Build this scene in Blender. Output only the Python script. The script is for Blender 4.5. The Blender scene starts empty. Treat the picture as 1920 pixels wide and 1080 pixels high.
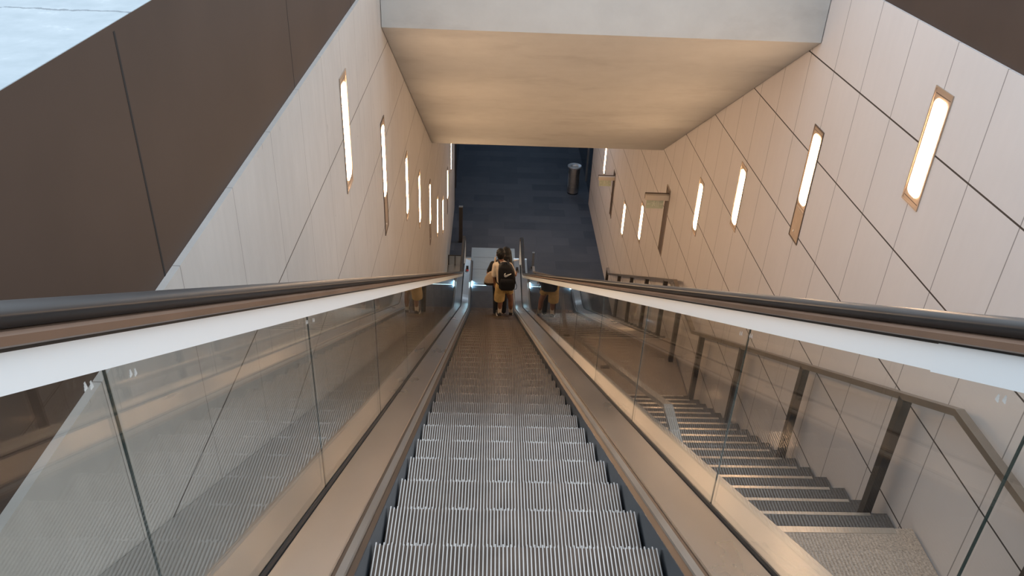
import bpy, bmesh, math, random
from mathutils import Vector, Matrix
random.seed(7)
SC = bpy.context.scene
COL = SC.collection
PI = math.pi
C30, S30, T30 = math.cos(PI/6), math.sin(PI/6), math.tan(PI/6)

# ------------------------------------------------------------------ materials
def nodes_of(name):
    m = bpy.data.materials.new(name); m.use_nodes = True
    nt = m.node_tree
    return m, nt, nt.nodes['Principled BSDF']

def ramp(nt, fac, stops):
    r = nt.nodes.new('ShaderNodeValToRGB')
    el = r.color_ramp.elements
    while len(el) < len(stops): el.new(0.5)
    for e, (p, c) in zip(el, stops):
        e.position = p; e.color = (*c, 1)
    nt.links.new(fac, r.inputs['Fac'])
    return r.outputs['Color']

def noise(nt, scale, detail=4, rough=0.55, stretch=None):
    tc = nt.nodes.new('ShaderNodeTexCoord')
    mp = nt.nodes.new('ShaderNodeMapping')
    if stretch: mp.inputs['Scale'].default_value = stretch
    n = nt.nodes.new('ShaderNodeTexNoise')
    n.inputs['Scale'].default_value = scale; n.inputs['Detail'].default_value = detail
    n.inputs['Roughness'].default_value = rough
    nt.links.new(tc.outputs['Object'], mp.inputs['Vector'])
    nt.links.new(mp.outputs['Vector'], n.inputs['Vector'])
    return n.outputs['Fac']

def mixc(nt, fac, a, b, mode='MIX'):
    mx = nt.nodes.new('ShaderNodeMix'); mx.data_type = 'RGBA'; mx.blend_type = mode
    for sock, v in ((mx.inputs[0], fac), (mx.inputs[6], a), (mx.inputs[7], b)):
        if hasattr(v, 'is_linked'): nt.links.new(v, sock)
        elif isinstance(v, tuple): sock.default_value = (*v, 1)
        else: sock.default_value = v
    return mx.outputs[2]

def math_(nt, op, a, b=None):
    n = nt.nodes.new('ShaderNodeMath'); n.operation = op
    for i, v in enumerate((a, b)):
        if v is None: continue
        if hasattr(v, 'is_linked'): nt.links.new(v, n.inputs[i])
        else: n.inputs[i].default_value = v
    return n.outputs[0]

def mat(name, col, rough=0.6, metal=0.0, var=0.0, scale=6.0, stretch=None, bump=0.0, spec=None, rvar=0.0):
    m, nt, b = nodes_of(name)
    b.inputs['Base Color'].default_value = (*col, 1)
    b.inputs['Roughness'].default_value = rough
    b.inputs['Metallic'].default_value = metal
    if spec is not None: b.inputs['Specular IOR Level'].default_value = spec
    if var or bump or rvar:
        f = noise(nt, scale, stretch=stretch)
        if var:
            lo = tuple(max(0, c*(1-var)) for c in col); hi = tuple(min(1, c*(1+var)) for c in col)
            nt.links.new(ramp(nt, f, [(0.25, lo), (0.75, hi)]), b.inputs['Base Color'])
        if rvar:
            mr = nt.nodes.new('ShaderNodeMapRange')
            mr.inputs['To Min'].default_value = max(0, rough-rvar); mr.inputs['To Max'].default_value = rough+rvar
            nt.links.new(f, mr.inputs['Value']); nt.links.new(mr.outputs[0], b.inputs['Roughness'])
        if bump:
            bp = nt.nodes.new('ShaderNodeBump'); bp.inputs['Strength'].default_value = bump
            bp.inputs['Distance'].default_value = 0.01
            nt.links.new(f, bp.inputs['Height']); nt.links.new(bp.outputs[0], b.inputs['Normal'])
    return m

def emis(name, col, strength):
    m, nt, b = nodes_of(name)
    b.inputs['Base Color'].default_value = (0.8, 0.8, 0.8, 1)
    b.inputs['Emission Color'].default_value = (*col, 1)
    b.inputs['Emission Strength'].default_value = strength
    return m

def joint_mask(nt, axis, off, pitch, width):
    """1 on thin straight joints repeating along one world axis."""
    tc = nt.nodes.new('ShaderNodeTexCoord'); sp = nt.nodes.new('ShaderNodeSeparateXYZ')
    nt.links.new(tc.outputs['Object'], sp.inputs[0])
    v = math_(nt, 'SUBTRACT', sp.outputs[axis], off)
    pp = math_(nt, 'PINGPONG', v, pitch/2)
    return math_(nt, 'LESS_THAN', pp, width/2)

def panel_wall(name, base, yoff, ypitch, zoff, zpitch, wv=0.004, wh=0.008, dark=(0.05, 0.04, 0.035), stain=0.14, scuff=0.5):
    m, nt, b = nodes_of(name)
    f1 = noise(nt, 1.3, 6, 0.6)
    f2 = noise(nt, 5.0, 5, 0.6, (1, 3, 0.5))
    lo = tuple(c*(1-stain) for c in base); hi = tuple(min(1, c*(1+stain*0.5)) for c in base)
    c1 = ramp(nt, f1, [(0.3, lo), (0.62, base), (0.8, hi)])
    c2 = mixc(nt, 0.35, c1, ramp(nt, f2, [(0.3, lo), (0.7, hi)]))
    # small dark scuffs
    f3 = noise(nt, 14.0, 2, 0.5, (1, 2.6, 0.8))
    sc = math_(nt, 'GREATER_THAN', f3, 0.765)
    c2 = mixc(nt, math_(nt, 'MULTIPLY', sc, scuff), c2, (0.10, 0.09, 0.085))
    jv = math_(nt, 'MULTIPLY', joint_mask(nt, 1, yoff, ypitch, wv), 0.62)
    jh = joint_mask(nt, 2, zoff, zpitch, wh)
    c3 = mixc(nt, jv, c2, dark); c4 = mixc(nt, jh, c3, dark)
    nt.links.new(c4, b.inputs['Base Color'])
    b.inputs['Roughness'].default_value = 0.55
    b.inputs['Specular IOR Level'].default_value = 0.25
    return m

def tile_floor(name):
    m, nt, b = nodes_of(name)
    tc = nt.nodes.new('ShaderNodeTexCoord')
    br = nt.nodes.new('ShaderNodeTexBrick')
    br.inputs['Color1'].default_value = (0.040, 0.052, 0.074, 1)
    br.inputs['Color2'].default_value = (0.086, 0.100, 0.128, 1)
    br.inputs['Mortar'].default_value = (0.050, 0.060, 0.080, 1)
    br.inputs['Scale'].default_value = 1.0
    br.inputs['Mortar Size'].default_value = 0.004
    br.inputs['Brick Width'].default_value = 0.9; br.inputs['Row Height'].default_value = 0.45
    nt.links.new(tc.outputs['Object'], br.inputs['Vector'])
    f = noise(nt, 2.0, 5)
    c = mixc(nt, 0.35, br.outputs['Color'], ramp(nt, f, [(0.3, (0.042, 0.052, 0.072)), (0.7, (0.076, 0.088, 0.112))]))
    nt.links.new(c, b.inputs['Base Color'])
    b.inputs['Roughness'].default_value = 0.62
    b.inputs['Specular IOR Level'].default_value = 0.3
    return m

def concrete(name, base, dark):
    m, nt, b = nodes_of(name)
    f1 = noise(nt, 0.9, 7, 0.62, (0.8, 1.6, 1.6))
    f2 = noise(nt, 4.0, 5, 0.6)
    c = mixc(nt, 0.3, ramp(nt, f1, [(0.28, dark), (0.46, base), (0.8, tuple(x*1.06 for x in base))]),
             ramp(nt, f2, [(0.3, dark), (0.7, base)]))
    nt.links.new(c, b.inputs['Base Color'])
    b.inputs['Roughness'].default_value = 0.75
    bp = nt.nodes.new('ShaderNodeBump'); bp.inputs['Strength'].default_value = 0.15
    bp.inputs['Distance'].default_value = 0.01
    nt.links.new(f2, bp.inputs['Height']); nt.links.new(bp.outputs[0], b.inputs['Normal'])
    return m

def glass_mat(name, tint, base=0.045, gain=0.955):
    m = bpy.data.materials.new(name); m.use_nodes = True
    nt = m.node_tree; nt.nodes.clear()
    out = nt.nodes.new('ShaderNodeOutputMaterial')
    lw = nt.nodes.new('ShaderNodeLayerWeight'); lw.inputs['Blend'].default_value = 0.5
    p = math_(nt, 'POWER', lw.outputs['Facing'], 5.0)
    fac = math_(nt, 'ADD', math_(nt, 'MULTIPLY', p, gain), base)
    tr = nt.nodes.new('ShaderNodeBsdfTransparent'); tr.inputs['Color'].default_value = (*tint, 1)
    gl = nt.nodes.new('ShaderNodeBsdfGlossy'); gl.inputs['Roughness'].default_value = 0.0
    mx = nt.nodes.new('ShaderNodeMixShader')
    nt.links.new(fac, mx.inputs[0]); nt.links.new(tr.outputs[0], mx.inputs[1]); nt.links.new(gl.outputs[0], mx.inputs[2])
    nt.links.new(mx.outputs[0], out.inputs['Surface'])
    return m

def pavement_mat():
    m, nt, b = nodes_of('street pavement')
    f = noise(nt, 9.0, 6, 0.6)
    c = ramp(nt, f, [(0.3, (0.36, 0.42, 0.46)), (0.6, (0.43, 0.49, 0.53)), (0.72, (0.58, 0.63, 0.66))])
    tc = nt.nodes.new('ShaderNodeTexCoord'); sp = nt.nodes.new('ShaderNodeSeparateXYZ')
    nt.links.new(tc.outputs['Object'], sp.inputs[0])
    w = noise(nt, 7.0, 5, 0.7)
    off = math_(nt, 'MULTIPLY', math_(nt, 'SUBTRACT', w, 0.5), 0.07)
    d = math_(nt, 'ABSOLUTE', math_(nt, 'SUBTRACT', math_(nt, 'ADD', sp.outputs[1], off), 2.425))
    crack = math_(nt, 'LESS_THAN', d, 0.006)
    nt.links.new(mixc(nt, math_(nt, 'MULTIPLY', crack, 0.65), c, (0.12, 0.14, 0.16)), b.inputs['Base Color'])
    b.inputs['Roughness'].default_value = 0.8
    return m

M = {}
M['wall_l'] = panel_wall('pale beige cladding', (0.545, 0.52, 0.495), 2.36, 0.622, -2.09, 0.797)
M['wall_r'] = panel_wall('pale pinkish cladding', (0.70, 0.655, 0.64), 3.505, 0.6035, -2.0, 0.8025, wv=0.009, wh=0.013, stain=0.05, scuff=0.0)
M['fascia'] = mat('dark brown bronze sheet', (0.064, 0.041, 0.031), 0.6, 0.0, 0.14, 1.6, spec=0.3)
M['joint'] = mat('black joint', (0.012, 0.010, 0.010), 0.8)
M['concrete'] = concrete('cast concrete', (0.55, 0.545, 0.525), (0.41, 0.40, 0.385))
M['floor'] = tile_floor('dark slate tiles')
M['pavement'] = pavement_mat()
M['granite'] = mat('tan granite', (0.42, 0.33, 0.26), 0.55, 0, 0.45, 90)
M['tread'] = mat('grey granite tread', (0.085, 0.074, 0.068), 0.5, 0, 0.35, 60)
M['nosing'] = mat('brushed nosing strip', (0.74, 0.66, 0.57), 0.34, 0.85, 0.1, 14)
M['steel'] = mat('brushed steel', (0.84, 0.785, 0.73), 0.29, 1.0, 0.08, 2.5, (1, .25, .25), rvar=0.06)
M['steel_dull'] = mat('dull satin steel', (0.47, 0.47, 0.46), 0.34, 0.85, 0.10, 2.0, rvar=0.06)
M['trim'] = mat('bronze edge trim', (0.13, 0.095, 0.072), 0.42, 0.6, 0.1, 5)
M['skirt'] = mat('dark skirt steel', (0.055, 0.085, 0.12), 0.28, 0.7, 0.2, 3)  # blue of the reflected sky is mixed into the base colour
M['cleat'] = mat('aluminium cleats', (0.40, 0.375, 0.355), 0.23, 0.95, 0.2, 5)
M['groove'] = mat('dusty grooves', (0.150, 0.106, 0.080), 0.75, 0.0, 0.5, 7)
M['profile'] = mat('pale aluminium strip', (0.66, 0.72, 0.76), 0.42, 0.15)
M['rubber'] = mat('black rubber', (0.026, 0.025, 0.026), 0.40, 0, 0.2, 4, spec=0.4)
M['guide'] = mat('bronze handrail guide', (0.24, 0.155, 0.11), 0.40, 0.5, 0.2, 3)
M['black'] = mat('black gasket', (0.012, 0.012, 0.013), 0.45)
M['glass'] = glass_mat('balustrade glass', (0.962, 0.962, 0.943))
M['door_glass'] = glass_mat('door glass', (0.55, 0.62, 0.70), 0.08, 0.9)
M['glass_edge'] = mat('dark green glass edge', (0.03, 0.05, 0.048), 0.2)
M['rail'] = mat('brown satin rail', (0.30, 0.255, 0.215), 0.38, 0.75, 0.12, 5)
M['post'] = mat('dark bronze post', (0.070, 0.056, 0.046), 0.45, 0.4, 0.15, 5)
M['frame'] = mat('warm grey fixture frame', (0.48, 0.38, 0.30), 0.42, 0.6)
M['plate'] = mat('brushed bronze plate', (0.36, 0.29, 0.235), 0.40, 0.7, 0.1, 12)
M['slot'] = mat('brown recessed plate', (0.135, 0.095, 0.072), 0.5, 0.3)
M['lamp'] = emis('warm lamp diffuser', (1.0, 0.655, 0.385), 32.0)
M['comb_glow'] = emis('cool comb light', (0.45, 0.80, 1.0), 45.0)
M['comb_strip'] = emis('cool comb line', (0.55, 0.85, 1.0), 3.0)
M['sign_case'] = mat('painted sign case', (0.66, 0.58, 0.48), 0.5, 0.0)
M['sign_plate'] = mat('pale green sign plate', (0.56, 0.60, 0.46), 0.35)
M['sign_mark'] = mat('white sign mark', (0.70, 0.72, 0.58), 0.5)
M['landing'] = mat('ribbed landing metal', (0.30, 0.40, 0.50), 0.55, 0.0, 0.1, 20, (0.2, 4, 1))
M['red'] = mat('red sticker', (0.75, 0.05, 0.05), 0.5)
M['white'] = mat('white print', (0.78, 0.78, 0.76), 0.6)
M['bin'] = mat('bin stainless', (0.66, 0.61, 0.56), 0.36, 1.0, 0.15, 4)
M['bin_lid'] = mat('bin lid steel', (0.68, 0.72, 0.77), 0.5, 0.8)
M['skin'] = mat('brown skin', (0.30, 0.145, 0.090), 0.55, 0, 0.12, 12)
M['hair'] = mat('black hair', (0.004, 0.004, 0.004), 0.6, 0, 0.3, 60)
M['shirt'] = mat('cream cotton', (0.82, 0.70, 0.55), 0.85, 0, 0.1, 14, bump=0.3)
M['khaki'] = mat('khaki cotton', (0.60, 0.42, 0.17), 0.85, 0, 0.2, 12, bump=0.4)
M['sock'] = mat('off white socks', (0.74, 0.64, 0.52), 0.9, 0, 0.1, 40)
M['shoe'] = mat('black shoe', (0.018, 0.018, 0.02), 0.45)
M['sole'] = mat('white sole', (0.70, 0.68, 0.64), 0.6)
M['nylon'] = mat('black nylon', (0.006, 0.006, 0.008), 0.7, 0, 0.3, 18, bump=0.5)
M['tee'] = mat('black tee', (0.014, 0.014, 0.016), 0.8, 0, 0.2, 14, bump=0.4)
M['jeans'] = mat('dark trousers', (0.022, 0.026, 0.036), 0.8, 0, 0.2, 14)
M['canvas'] = mat('tan canvas', (0.50, 0.395, 0.28), 0.85, 0, 0.15, 30, bump=0.4)

# ------------------------------------------------------------------ mesh helpers
def link(name, bm, m, parent=None, smooth=False, recalc=True):
    if recalc: bmesh.ops.recalc_face_normals(bm, faces=bm.faces)
    me = bpy.data.meshes.new(name); bm.to_mesh(me); bm.free()
    for x in (m if isinstance(m, (list, tuple)) else [m]): me.materials.append(x)
    if smooth:
        for p in me.polygons: p.use_smooth = True
    o = bpy.data.objects.new(name, me); COL.objects.link(o)
    if parent: o.parent = parent
    return o

def tag(o, label=None, cat=None, group=None, kind=None):
    if label: o['label'] = label
    if cat: o['category'] = cat
    if group: o['group'] = group
    if kind: o['kind'] = kind
    return o

def thing(name, label, cat, loc=(0, 0, 0), group=None):
    o = bpy.data.objects.new(name, None); COL.objects.link(o)
    o.location = loc; o.empty_display_size = 0.1
    return tag(o, label, cat, group)

def box(bm, x0, x1, y0, y1, z0, z1, mi=0):
    vs = [bm.verts.new((x, y, z)) for x in (x0, x1) for y in (y0, y1) for z in (z0, z1)]
    for f in ((0, 1, 3, 2), (4, 6, 7, 5), (0, 4, 5, 1), (2, 3, 7, 6), (0, 2, 6, 4), (1, 5, 7, 3)):
        bm.faces.new([vs[i] for i in f]).material_index = mi
    return vs

def prism_x(bm, yz, x0, x1, mi=0):
    a = [bm.verts.new((x0, y, z)) for y, z in yz]; b = [bm.verts.new((x1, y, z)) for y, z in yz]
    n = len(yz)
    bm.faces.new(a).material_index = mi; bm.faces.new(b[::-1]).material_index = mi
    for i in range(n):
        bm.faces.new((a[i], b[i], b[(i+1) % n], a[(i+1) % n])).material_index = mi

def sweep(bm, prof, frames, closed_prof=True, caps=True, mi=0):
    """prof: (x,h) points; frames: (y,z,ny,nz) path points with their normal in the YZ plane."""
    rings = [[bm.verts.new((x, y+h*ny, z+h*nz)) for x, h in prof] for y, z, ny, nz in frames]
    n = len(prof)
    for a, b in zip(rings, rings[1:]):
        for i in range(n if closed_prof else n-1):
            bm.faces.new((a[i], a[(i+1) % n], b[(i+1) % n], b[i])).material_index = mi
    if caps and closed_prof:
        bm.faces.new(rings[0][::-1]).material_index = mi; bm.faces.new(rings[-1]).material_index = mi

def cyl(bm, p0, p1, r0, r1=None, seg=20, mi=0, caps=True):
    p0, p1 = Vector(p0), Vector(p1); r1 = r0 if r1 is None else r1
    d = (p1-p0).normalized(); u = d.orthogonal().normalized(); v = d.cross(u)
    ra = [bm.verts.new(p0+(u*math.cos(t)+v*math.sin(t))*r0) for t in [2*PI*i/seg for i in range(seg)]]
    rb = [bm.verts.new(p1+(u*math.cos(t)+v*math.sin(t))*r1) for t in [2*PI*i/seg for i in range(seg)]]
    for i in range(seg): bm.faces.new((ra[i], ra[(i+1) % seg], rb[(i+1) % seg], rb[i])).material_index = mi
    if caps:
        bm.faces.new(ra[::-1]).material_index = mi; bm.faces.new(rb).material_index = mi

def lathe(bm, prof, seg=32, mi=0):
    rings = [[bm.verts.new((r*math.cos(2*PI*i/seg), r*math.sin(2*PI*i/seg), z)) for i in range(seg)] for r, z in prof]
    for a, b in zip(rings, rings[1:]):
        for i in range(seg): bm.faces.new((a[i], a[(i+1) % seg], b[(i+1) % seg], b[i])).material_index = mi
    bm.faces.new(rings[0][::-1]).material_index = mi; bm.faces.new(rings[-1]).material_index = mi

# ------------------------------------------------------------------ place constants (camera at the origin, metres)
XL, XR = -1.015, 3.02          # wall faces
ZF = -10.6                     # lower floor
ZT = -0.581                    # street level
CX = 0.13                      # escalator centre line
DN = 0.964                     # nosing line, perpendicular distance under the camera
ZN0 = -DN/C30                  # nosing line height at y = 0

# ------------------------------------------------------------------ setting
def struct(name, bm, m, label=None):
    o = link(name, bm, m); o['kind'] = 'structure'
    if label: o['label'] = label
    return o

bm = bmesh.new(); box(bm, -1.4, XL, -1.6, 22.0, ZF-0.2, -1.379)
struct('wall_left', bm, M['wall_l'], 'beige panelled wall along the escalator with slim upright lights')
bm = bmesh.new(); box(bm, XR, 3.4, -1.6, 22.5, ZF-0.2, -1.273)
struct('wall_right', bm, M['wall_r'], 'pale panelled wall beside the stairs with slim upright lights')
bm = bmesh.new(); box(bm, -1.4, -1.04, -1.6, 10, -1.379, ZT)
for y, w in ((-1.55, .006), (0.38, .006), (2.293, .0055), (4.25, .003), (6.15, .003), (8.1, .003)):
    box(bm, -1.0405, -1.0392, y-w, y+w, -1.379, ZT-0.02, 1)
struct('trim_1', bm, [M['fascia'], M['joint']], 'dark brown sheet band above the beige escalator wall')
bm = bmesh.new(); box(bm, 3.04, 3.4, -1.6, 10, -1.273, ZT)
struct('trim_2', bm, M['fascia'], 'dark brown sheet band above the wall beside the stairs')
bm = bmesh.new(); box(bm, -9, -1.4, -9, 14, ZT-0.3, ZT); box(bm, 3.4, 10, -9, 14, ZT-0.3, ZT)
box(bm, -1.4, -1.04, -9, 14, ZT, ZT+0.002); box(bm, 3.04, 3.4, -9, 14, ZT, ZT+0.002)
box(bm, -1.4, 3.4, -9, -1.6, ZT-0.3, ZT)
struct('pavement', bm, M['pavement'], 'bright cracked street paving above the stairwell')
bm = bmesh.new(); box(bm, -1.4, 3.4, -1.9, -1.6, ZF-0.2, ZT-0.3)
struct('wall_back', bm, M['concrete'])
# sloping concrete soffit with its upright beam face, running on as the lobby ceiling
zs = lambda y: 2.165/C30 - y*T30
bm = bmesh.new()
prism_x(bm, [(7.55, zs(7.55)), (13.4, zs(13.4)), (32, zs(13.4)+0.02), (32, ZT), (7.55, ZT)], XL+0.005, XR-0.008)
box(bm, -1.4, 3.4, 10.0, 32, ZT-0.4, ZT-0.01)
struct('ceiling', bm, M['concrete'], 'sloping bare concrete soffit over the escalator')
bm = bmesh.new(); box(bm, -4, 6, 0, 33, ZF-0.25, ZF)
struct('floor', bm, M['floor'], 'dark slate tiled floor of the lower lobby')
bm = bmesh.new(); box(bm, -4, 6, 32, 32.3, ZF, -5.0)
struct('wall_far', bm, M['floor'])
# side openings of the lobby
bm = bmesh.new(); box(bm, 3.06, 3.20, 22.5, 22.78, ZF, -5.3); box(bm, 3.02, 3.06, 22.5, 22.56, ZF, -5.3)
d1 = struct('door_1', bm, M['post'], 'dark framed glass door beside the steel bin')
bm = bmesh.new(); box(bm, 3.10, 3.115, 22.78, 31.9, ZF+0.02, -5.3); link('door_glass', bm, M['door_glass'], d1)
bm = bmesh.new(); box(bm, 3.07, 3.14, 24.2, 24.26, ZF, -5.3); link('door_stile', bm, M['steel'], d1)
bm = bmesh.new(); box(bm, 3.6, 3.8, 22.5, 32, ZF, -5.3); link('door_backing', bm, M['floor'], d1)
bm = bmesh.new(); box(bm, -1.10, XL, 22.0, 22.5, ZF, -5.3); box(bm, -1.10, XL-0.02, 23.4, 23.7, ZF, -5.3)
d2 = struct('door_2', bm, M['post'], 'grey framed glass door at the end of the beige wall')
bm = bmesh.new(); box(bm, -1.085, -1.070, 22.5, 31.9, ZF+0.02, -5.3); link('door_glass', bm, M['door_glass'], d2)
bm = bmesh.new(); box(bm, -1.6, -1.4, 22.0, 32, ZF, -5.3); link('door_backing', bm, M['floor'], d2)

# ------------------------------------------------------------------ escalator
# nosing path: street level, arc, 30 degree slope, arc, flat at the lower floor
def fillet(y0, z, R, top):
    t = R*math.tan(PI/12); pts = []
    if top:   # flat then slope
        ys = y0-t; cy, cz = ys, z-R
        for i in range(9):
            a = PI/6*i/8; pts.append((cy+R*math.sin(a), cz+R*math.cos(a), math.sin(a), math.cos(a)))
    else:
        ye = y0+t; cy, cz = ye, z+R
        for i in range(9):
            a = PI/6*(1-i/8); pts.append((cy-R*math.sin(a), cz-R*math.cos(a), math.sin(a), math.cos(a)))
    return pts
ytop = (ZN0-(ZT+0.005))/T30
ZB = ZF+0.005
ybot = (ZN0-ZB)/T30
def nose_path(y_start, y_end):
    p = []
    if y_start < ytop-0.3: p += [(y_start, ZT+0.005, 0, 1)] + fillet(ytop, ZT+0.005, 1.0, True)
    else: p += [(y_start, ZN0-y_start*T30, S30, C30)]
    y = math.ceil(p[-1][0]+0.4)
    while y < ybot-0.6:
        p.append((y, ZN0-y*T30, S30, C30)); y += 1.0
    p += fillet(ybot, ZB, 2.0, False) + [(y_end, ZB, 0, 1)]
    return p
full = nose_path(-1.5, 18.75)

ESC = thing('escalator', 'long escalator going down between glass balustrades to the dark lobby', 'escalator', (CX, 0, 0))
def both(prof): return prof, [(-x, h) for x, h in prof]
def esc_pair(name, prof, m, frames=full, label=None, smooth=False):
    out = []
    for pr in both(prof):
        bm = bmesh.new(); sweep(bm, pr, frames)
        o = link(name, bm, m, ESC, smooth); out.append(o)
        if label: o['label'] = label
    return out
esc_pair('skirt_panel', [(.506, -.34), (.516, -.34), (.516, .03), (.506, .03)], M['skirt'], label='dark skirt panel tinted with reflected sky blue')
esc_pair('edge_trim', [(.506, .028), (.524, .040), (.527, .036), (.560, .058), (.566, .056), (.516, .012)], M['trim'], label='dark bronze edge trim')
esc_pair('trim_strip', [(.529, .0385), (.533, .0455), (.549, .0525), (.553, .0545), (.553, .050)], M['steel_dull'], label='narrow grey trim strip')
esc_pair('inner_deck', [(.5625, .062), (.566, .068), (.716, .099), (.720, .094), (.720, .06), (.57, .03)], M['steel'])
esc_pair('gasket', [(.720, .085), (.720, .103), (.724, .112), (.7285, .112), (.7285, .085)], M['black'], label='black glass gasket')
bm = bmesh.new(); sweep(bm, [(-.742, .07), (-.742, .10), (-1.14, .122), (-1.14, .09)], full); link('outer_deck', bm, M['steel_dull'], ESC)
bm = bmesh.new(); sweep(bm, [(.742, .07), (.742, .10), (.90, .10), (.905, .095), (.905, -.9), (.89, -.9), (.89, .07)], full); link('outer_deck', bm, M['steel_dull'], ESC)

# newel path for everything that turns round the lower end
YE = 18.36; HR = 0.405
def top_frames(h0, y_end=YE):
    fr = [f for f in nose_path(-1.5, y_end)]
    return [(y+h0*ny, z+h0*nz, ny, nz) for y, z, ny, nz in fr]
def loop_frames(hc):
    fr = top_frames(hc)
    cz = ZB+hc-HR
    for i in range(1, 15):
        a = PI*i/14*0.93
        fr.append((YE+HR*math.sin(a), cz+HR*math.cos(a), math.sin(a), math.cos(a)))
    return fr
HB = 0.868   # underside of handrail above nosing line
lf = loop_frames(HB)
def rails(s):
    c = 0.735*s
    hp = [(-.030, .010), (-.034, .018), (-.0405, .024), (-.0405, .028), (-.034, .036), (-.020, .040), (0, .041), (.020, .040), (.034, .036), (.0405, .028), (.0405, .024), (.034, .018), (.030, .010)]
    bm = bmesh.new(); sweep(bm, [(c+x*(s if s > 0 else -s), h) for x, h in hp], lf)
    o = link('handrail', bm, M['rubber'], ESC, True); o['label'] = 'black rubber handrail'
    bm = bmesh.new(); sweep(bm, [(c-.034, -.013), (c+.034, -.013), (c+.038, -.010), (c+.038, .002), (c+.033, .007), (c+.026, .009), (c-.026, .009), (c-.033, .007), (c-.038, .002), (c-.038, -.010)], lf)
    o = link('handrail_guide', bm, M['guide'], ESC); o['label'] = 'brown handrail guide'
    bm = bmesh.new(); sweep(bm, [(c-.022, -.024), (c+.022, -.024), (c+.022, -.010), (c-.022, -.010)], lf)
    o = link('gasket', bm, M['black'], ESC)
    # pale strip under the handrail, in lengths with a slightly raised joint sleeve
    bm = bmesh.new(); sweep(bm, [(c-.036, -.069), (c+.036, -.069), (c+.022, -.020), (c-.022, -.020)], lf)
    o = link('balustrade_strip', bm, M['profile'], ESC); o['label'] = 'pale aluminium strip'
    return c
for s in (-1, 1): rails(s)
# sleeve on the strip by the stairs
fr = [(f[0], f[1], f[2], f[3]) for f in ((0, 0, 0, 0),)]
def slope_frame(s, h): return (s*C30-(DN-h)*S30, -s*S30-(DN-h)*C30, S30, C30)
bm = bmesh.new(); sweep(bm, [(.735-.0375, -.0715), (.735+.0375, -.0715), (.735+.0232, -.0185), (.735-.0232, -.0185)], [slope_frame(0.6, HB), slope_frame(1.49, HB)])
o = link('strip_sleeve', bm, M['profile'], ESC); o['label'] = 'pale aluminium strip'

# glass panes, cut on upright joints
def glass_pane(s, y0, y1, last=False):
    c = 0.735*s; g = 0.002
    hb, ht = 0.09, HB-0.068
    def pt(y, h):   # point on the offset path, upright cut
        # slope: z = ZN0 - y*T30 + h/C30 ; flat: z = ZB + h
        return (y, max(ZN0-y*T30+h/C30, ZB+h))
    ys = [y0+g] + [y for y in [y0+(y1-y0)*i/8 for i in range(1, 8)]] + [y1-g]
    top = [pt(y, ht) for y in ys]; bot = [pt(y, hb) for y in ys]
    if last:
        cz = ZB+HB-HR; r = HR-0.062
        arc = [(YE+r*math.sin(PI*i/12), cz+r*math.cos(PI*i/12)) for i in range(1, 12)]
        top = top + arc
    bm = bmesh.new(); yz = top + bot[::-1]
    prism_x(bm, yz, c-.006, c+.006)
    o = link('glass_panel', bm, M['glass'], ESC)
    # dark polished edge seen at each joint
    bm = bmesh.new()
    p0, p1 = pt(y0, hb), pt(y0, ht)
    box(bm, c-.002, c+.002, y0-g*0.9, y0+g*0.9, p0[1], p1[1])
    e = link('pane_joint', bm, M['glass_edge'], o); e['label'] = 'dark joint between panes'
for s in (-1, 1):
    js = [-1.45, -0.35, 1.05 if s < 0 else 0.98, 2.32 if s < 0 else 2.20, 3.74 if s < 0 else 3.655]
    while js[-1] < 16: js.append(js[-1]+1.42)
    js = [j for j in js if j < 16.2] + [YE]
    for a, b in zip(js, js[1:]): glass_pane(s, a, b, b == YE)
    # etched maker's marks near the joints at the top of the glass
    for jy, dy in ((js[2], -0.075), (js[2], 0.06), (js[3], -0.045), (js[3], 0.045)):
        y = jy+dy; z = ZN0-y*T30+0.765/C30
        bm = bmesh.new()
        for k in range(2):
            for q in range(3):
                box(bm, .735*s-.0068*s-.0004, .735*s-.0068*s+.0004, y+k*0.016+q*0.0015, y+k*0.016+0.009-q*0.001, z-0.010*k+q*0.0045, z-0.010*k+q*0.0045+0.0046)
        o = link('etched_mark', bm, M['white'], ESC); o['label'] = 'small white etched mark on the glass'

# steps: one ribbed step, copied along the path
STEPS = []; PITCH = 0.4375; NCL = 72; HW = 0.500
def make_step():
    bm = bmesh.new()
    dep = 0.435
    box(bm, -HW, HW, -dep, -0.004, -0.040, -0.011, 1)
    prism_x(bm, [(-0.004, -0.012), (-0.004, -0.05), (-0.020, -0.13), (-0.052, -0.225), (-0.075, -0.225), (-0.045, -0.13), (-0.03, -0.03)], -HW, HW, 1)
    p = 2*HW/NCL
    for i in range(NCL):
        x = -HW+(i+0.5)*p; w = 0.0029
        long = 0.0 if i % 2 else 0.006
        y0, y1 = -dep, -0.004+long
        vs = [bm.verts.new(v) for v in ((x-w, y0, -.0115), (x+w, y0, -.0115), (x+w, y1, -.0115), (x-w, y1, -.0115),
                                        (x-w*.8, y0, 0), (x+w*.8, y0, 0), (x+w*.8, y1-.003, 0), (x-w*.8, y1-.003, 0), (x-w, y1, -.030), (x+w, y1, -.030))]
        for f in ((4, 5, 6, 7), (0, 4, 7, 3), (1, 2, 6, 5), (3, 7, 6, 2), (8, 3, 2, 9)): bm.faces.new([vs[k] for k in f])
    return link('step', bm, [M['cleat'], M['groove']], ESC, recalc=False)
def path_len_points():
    fr = nose_path(-1.5, 18.0); P = [Vector((0, f[0], f[1])) for f in fr]
    return P
PP = path_len_points()
cum = [0]
for a, b in zip(PP, PP[1:]): cum.append(cum[-1]+(b-a).length)
def at_len(l):
    for i in range(len(PP)-1):
        if cum[i+1] >= l:
            t = (l-cum[i])/(cum[i+1]-cum[i]); return PP[i].lerp(PP[i+1], t)
    return PP[-1]
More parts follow.
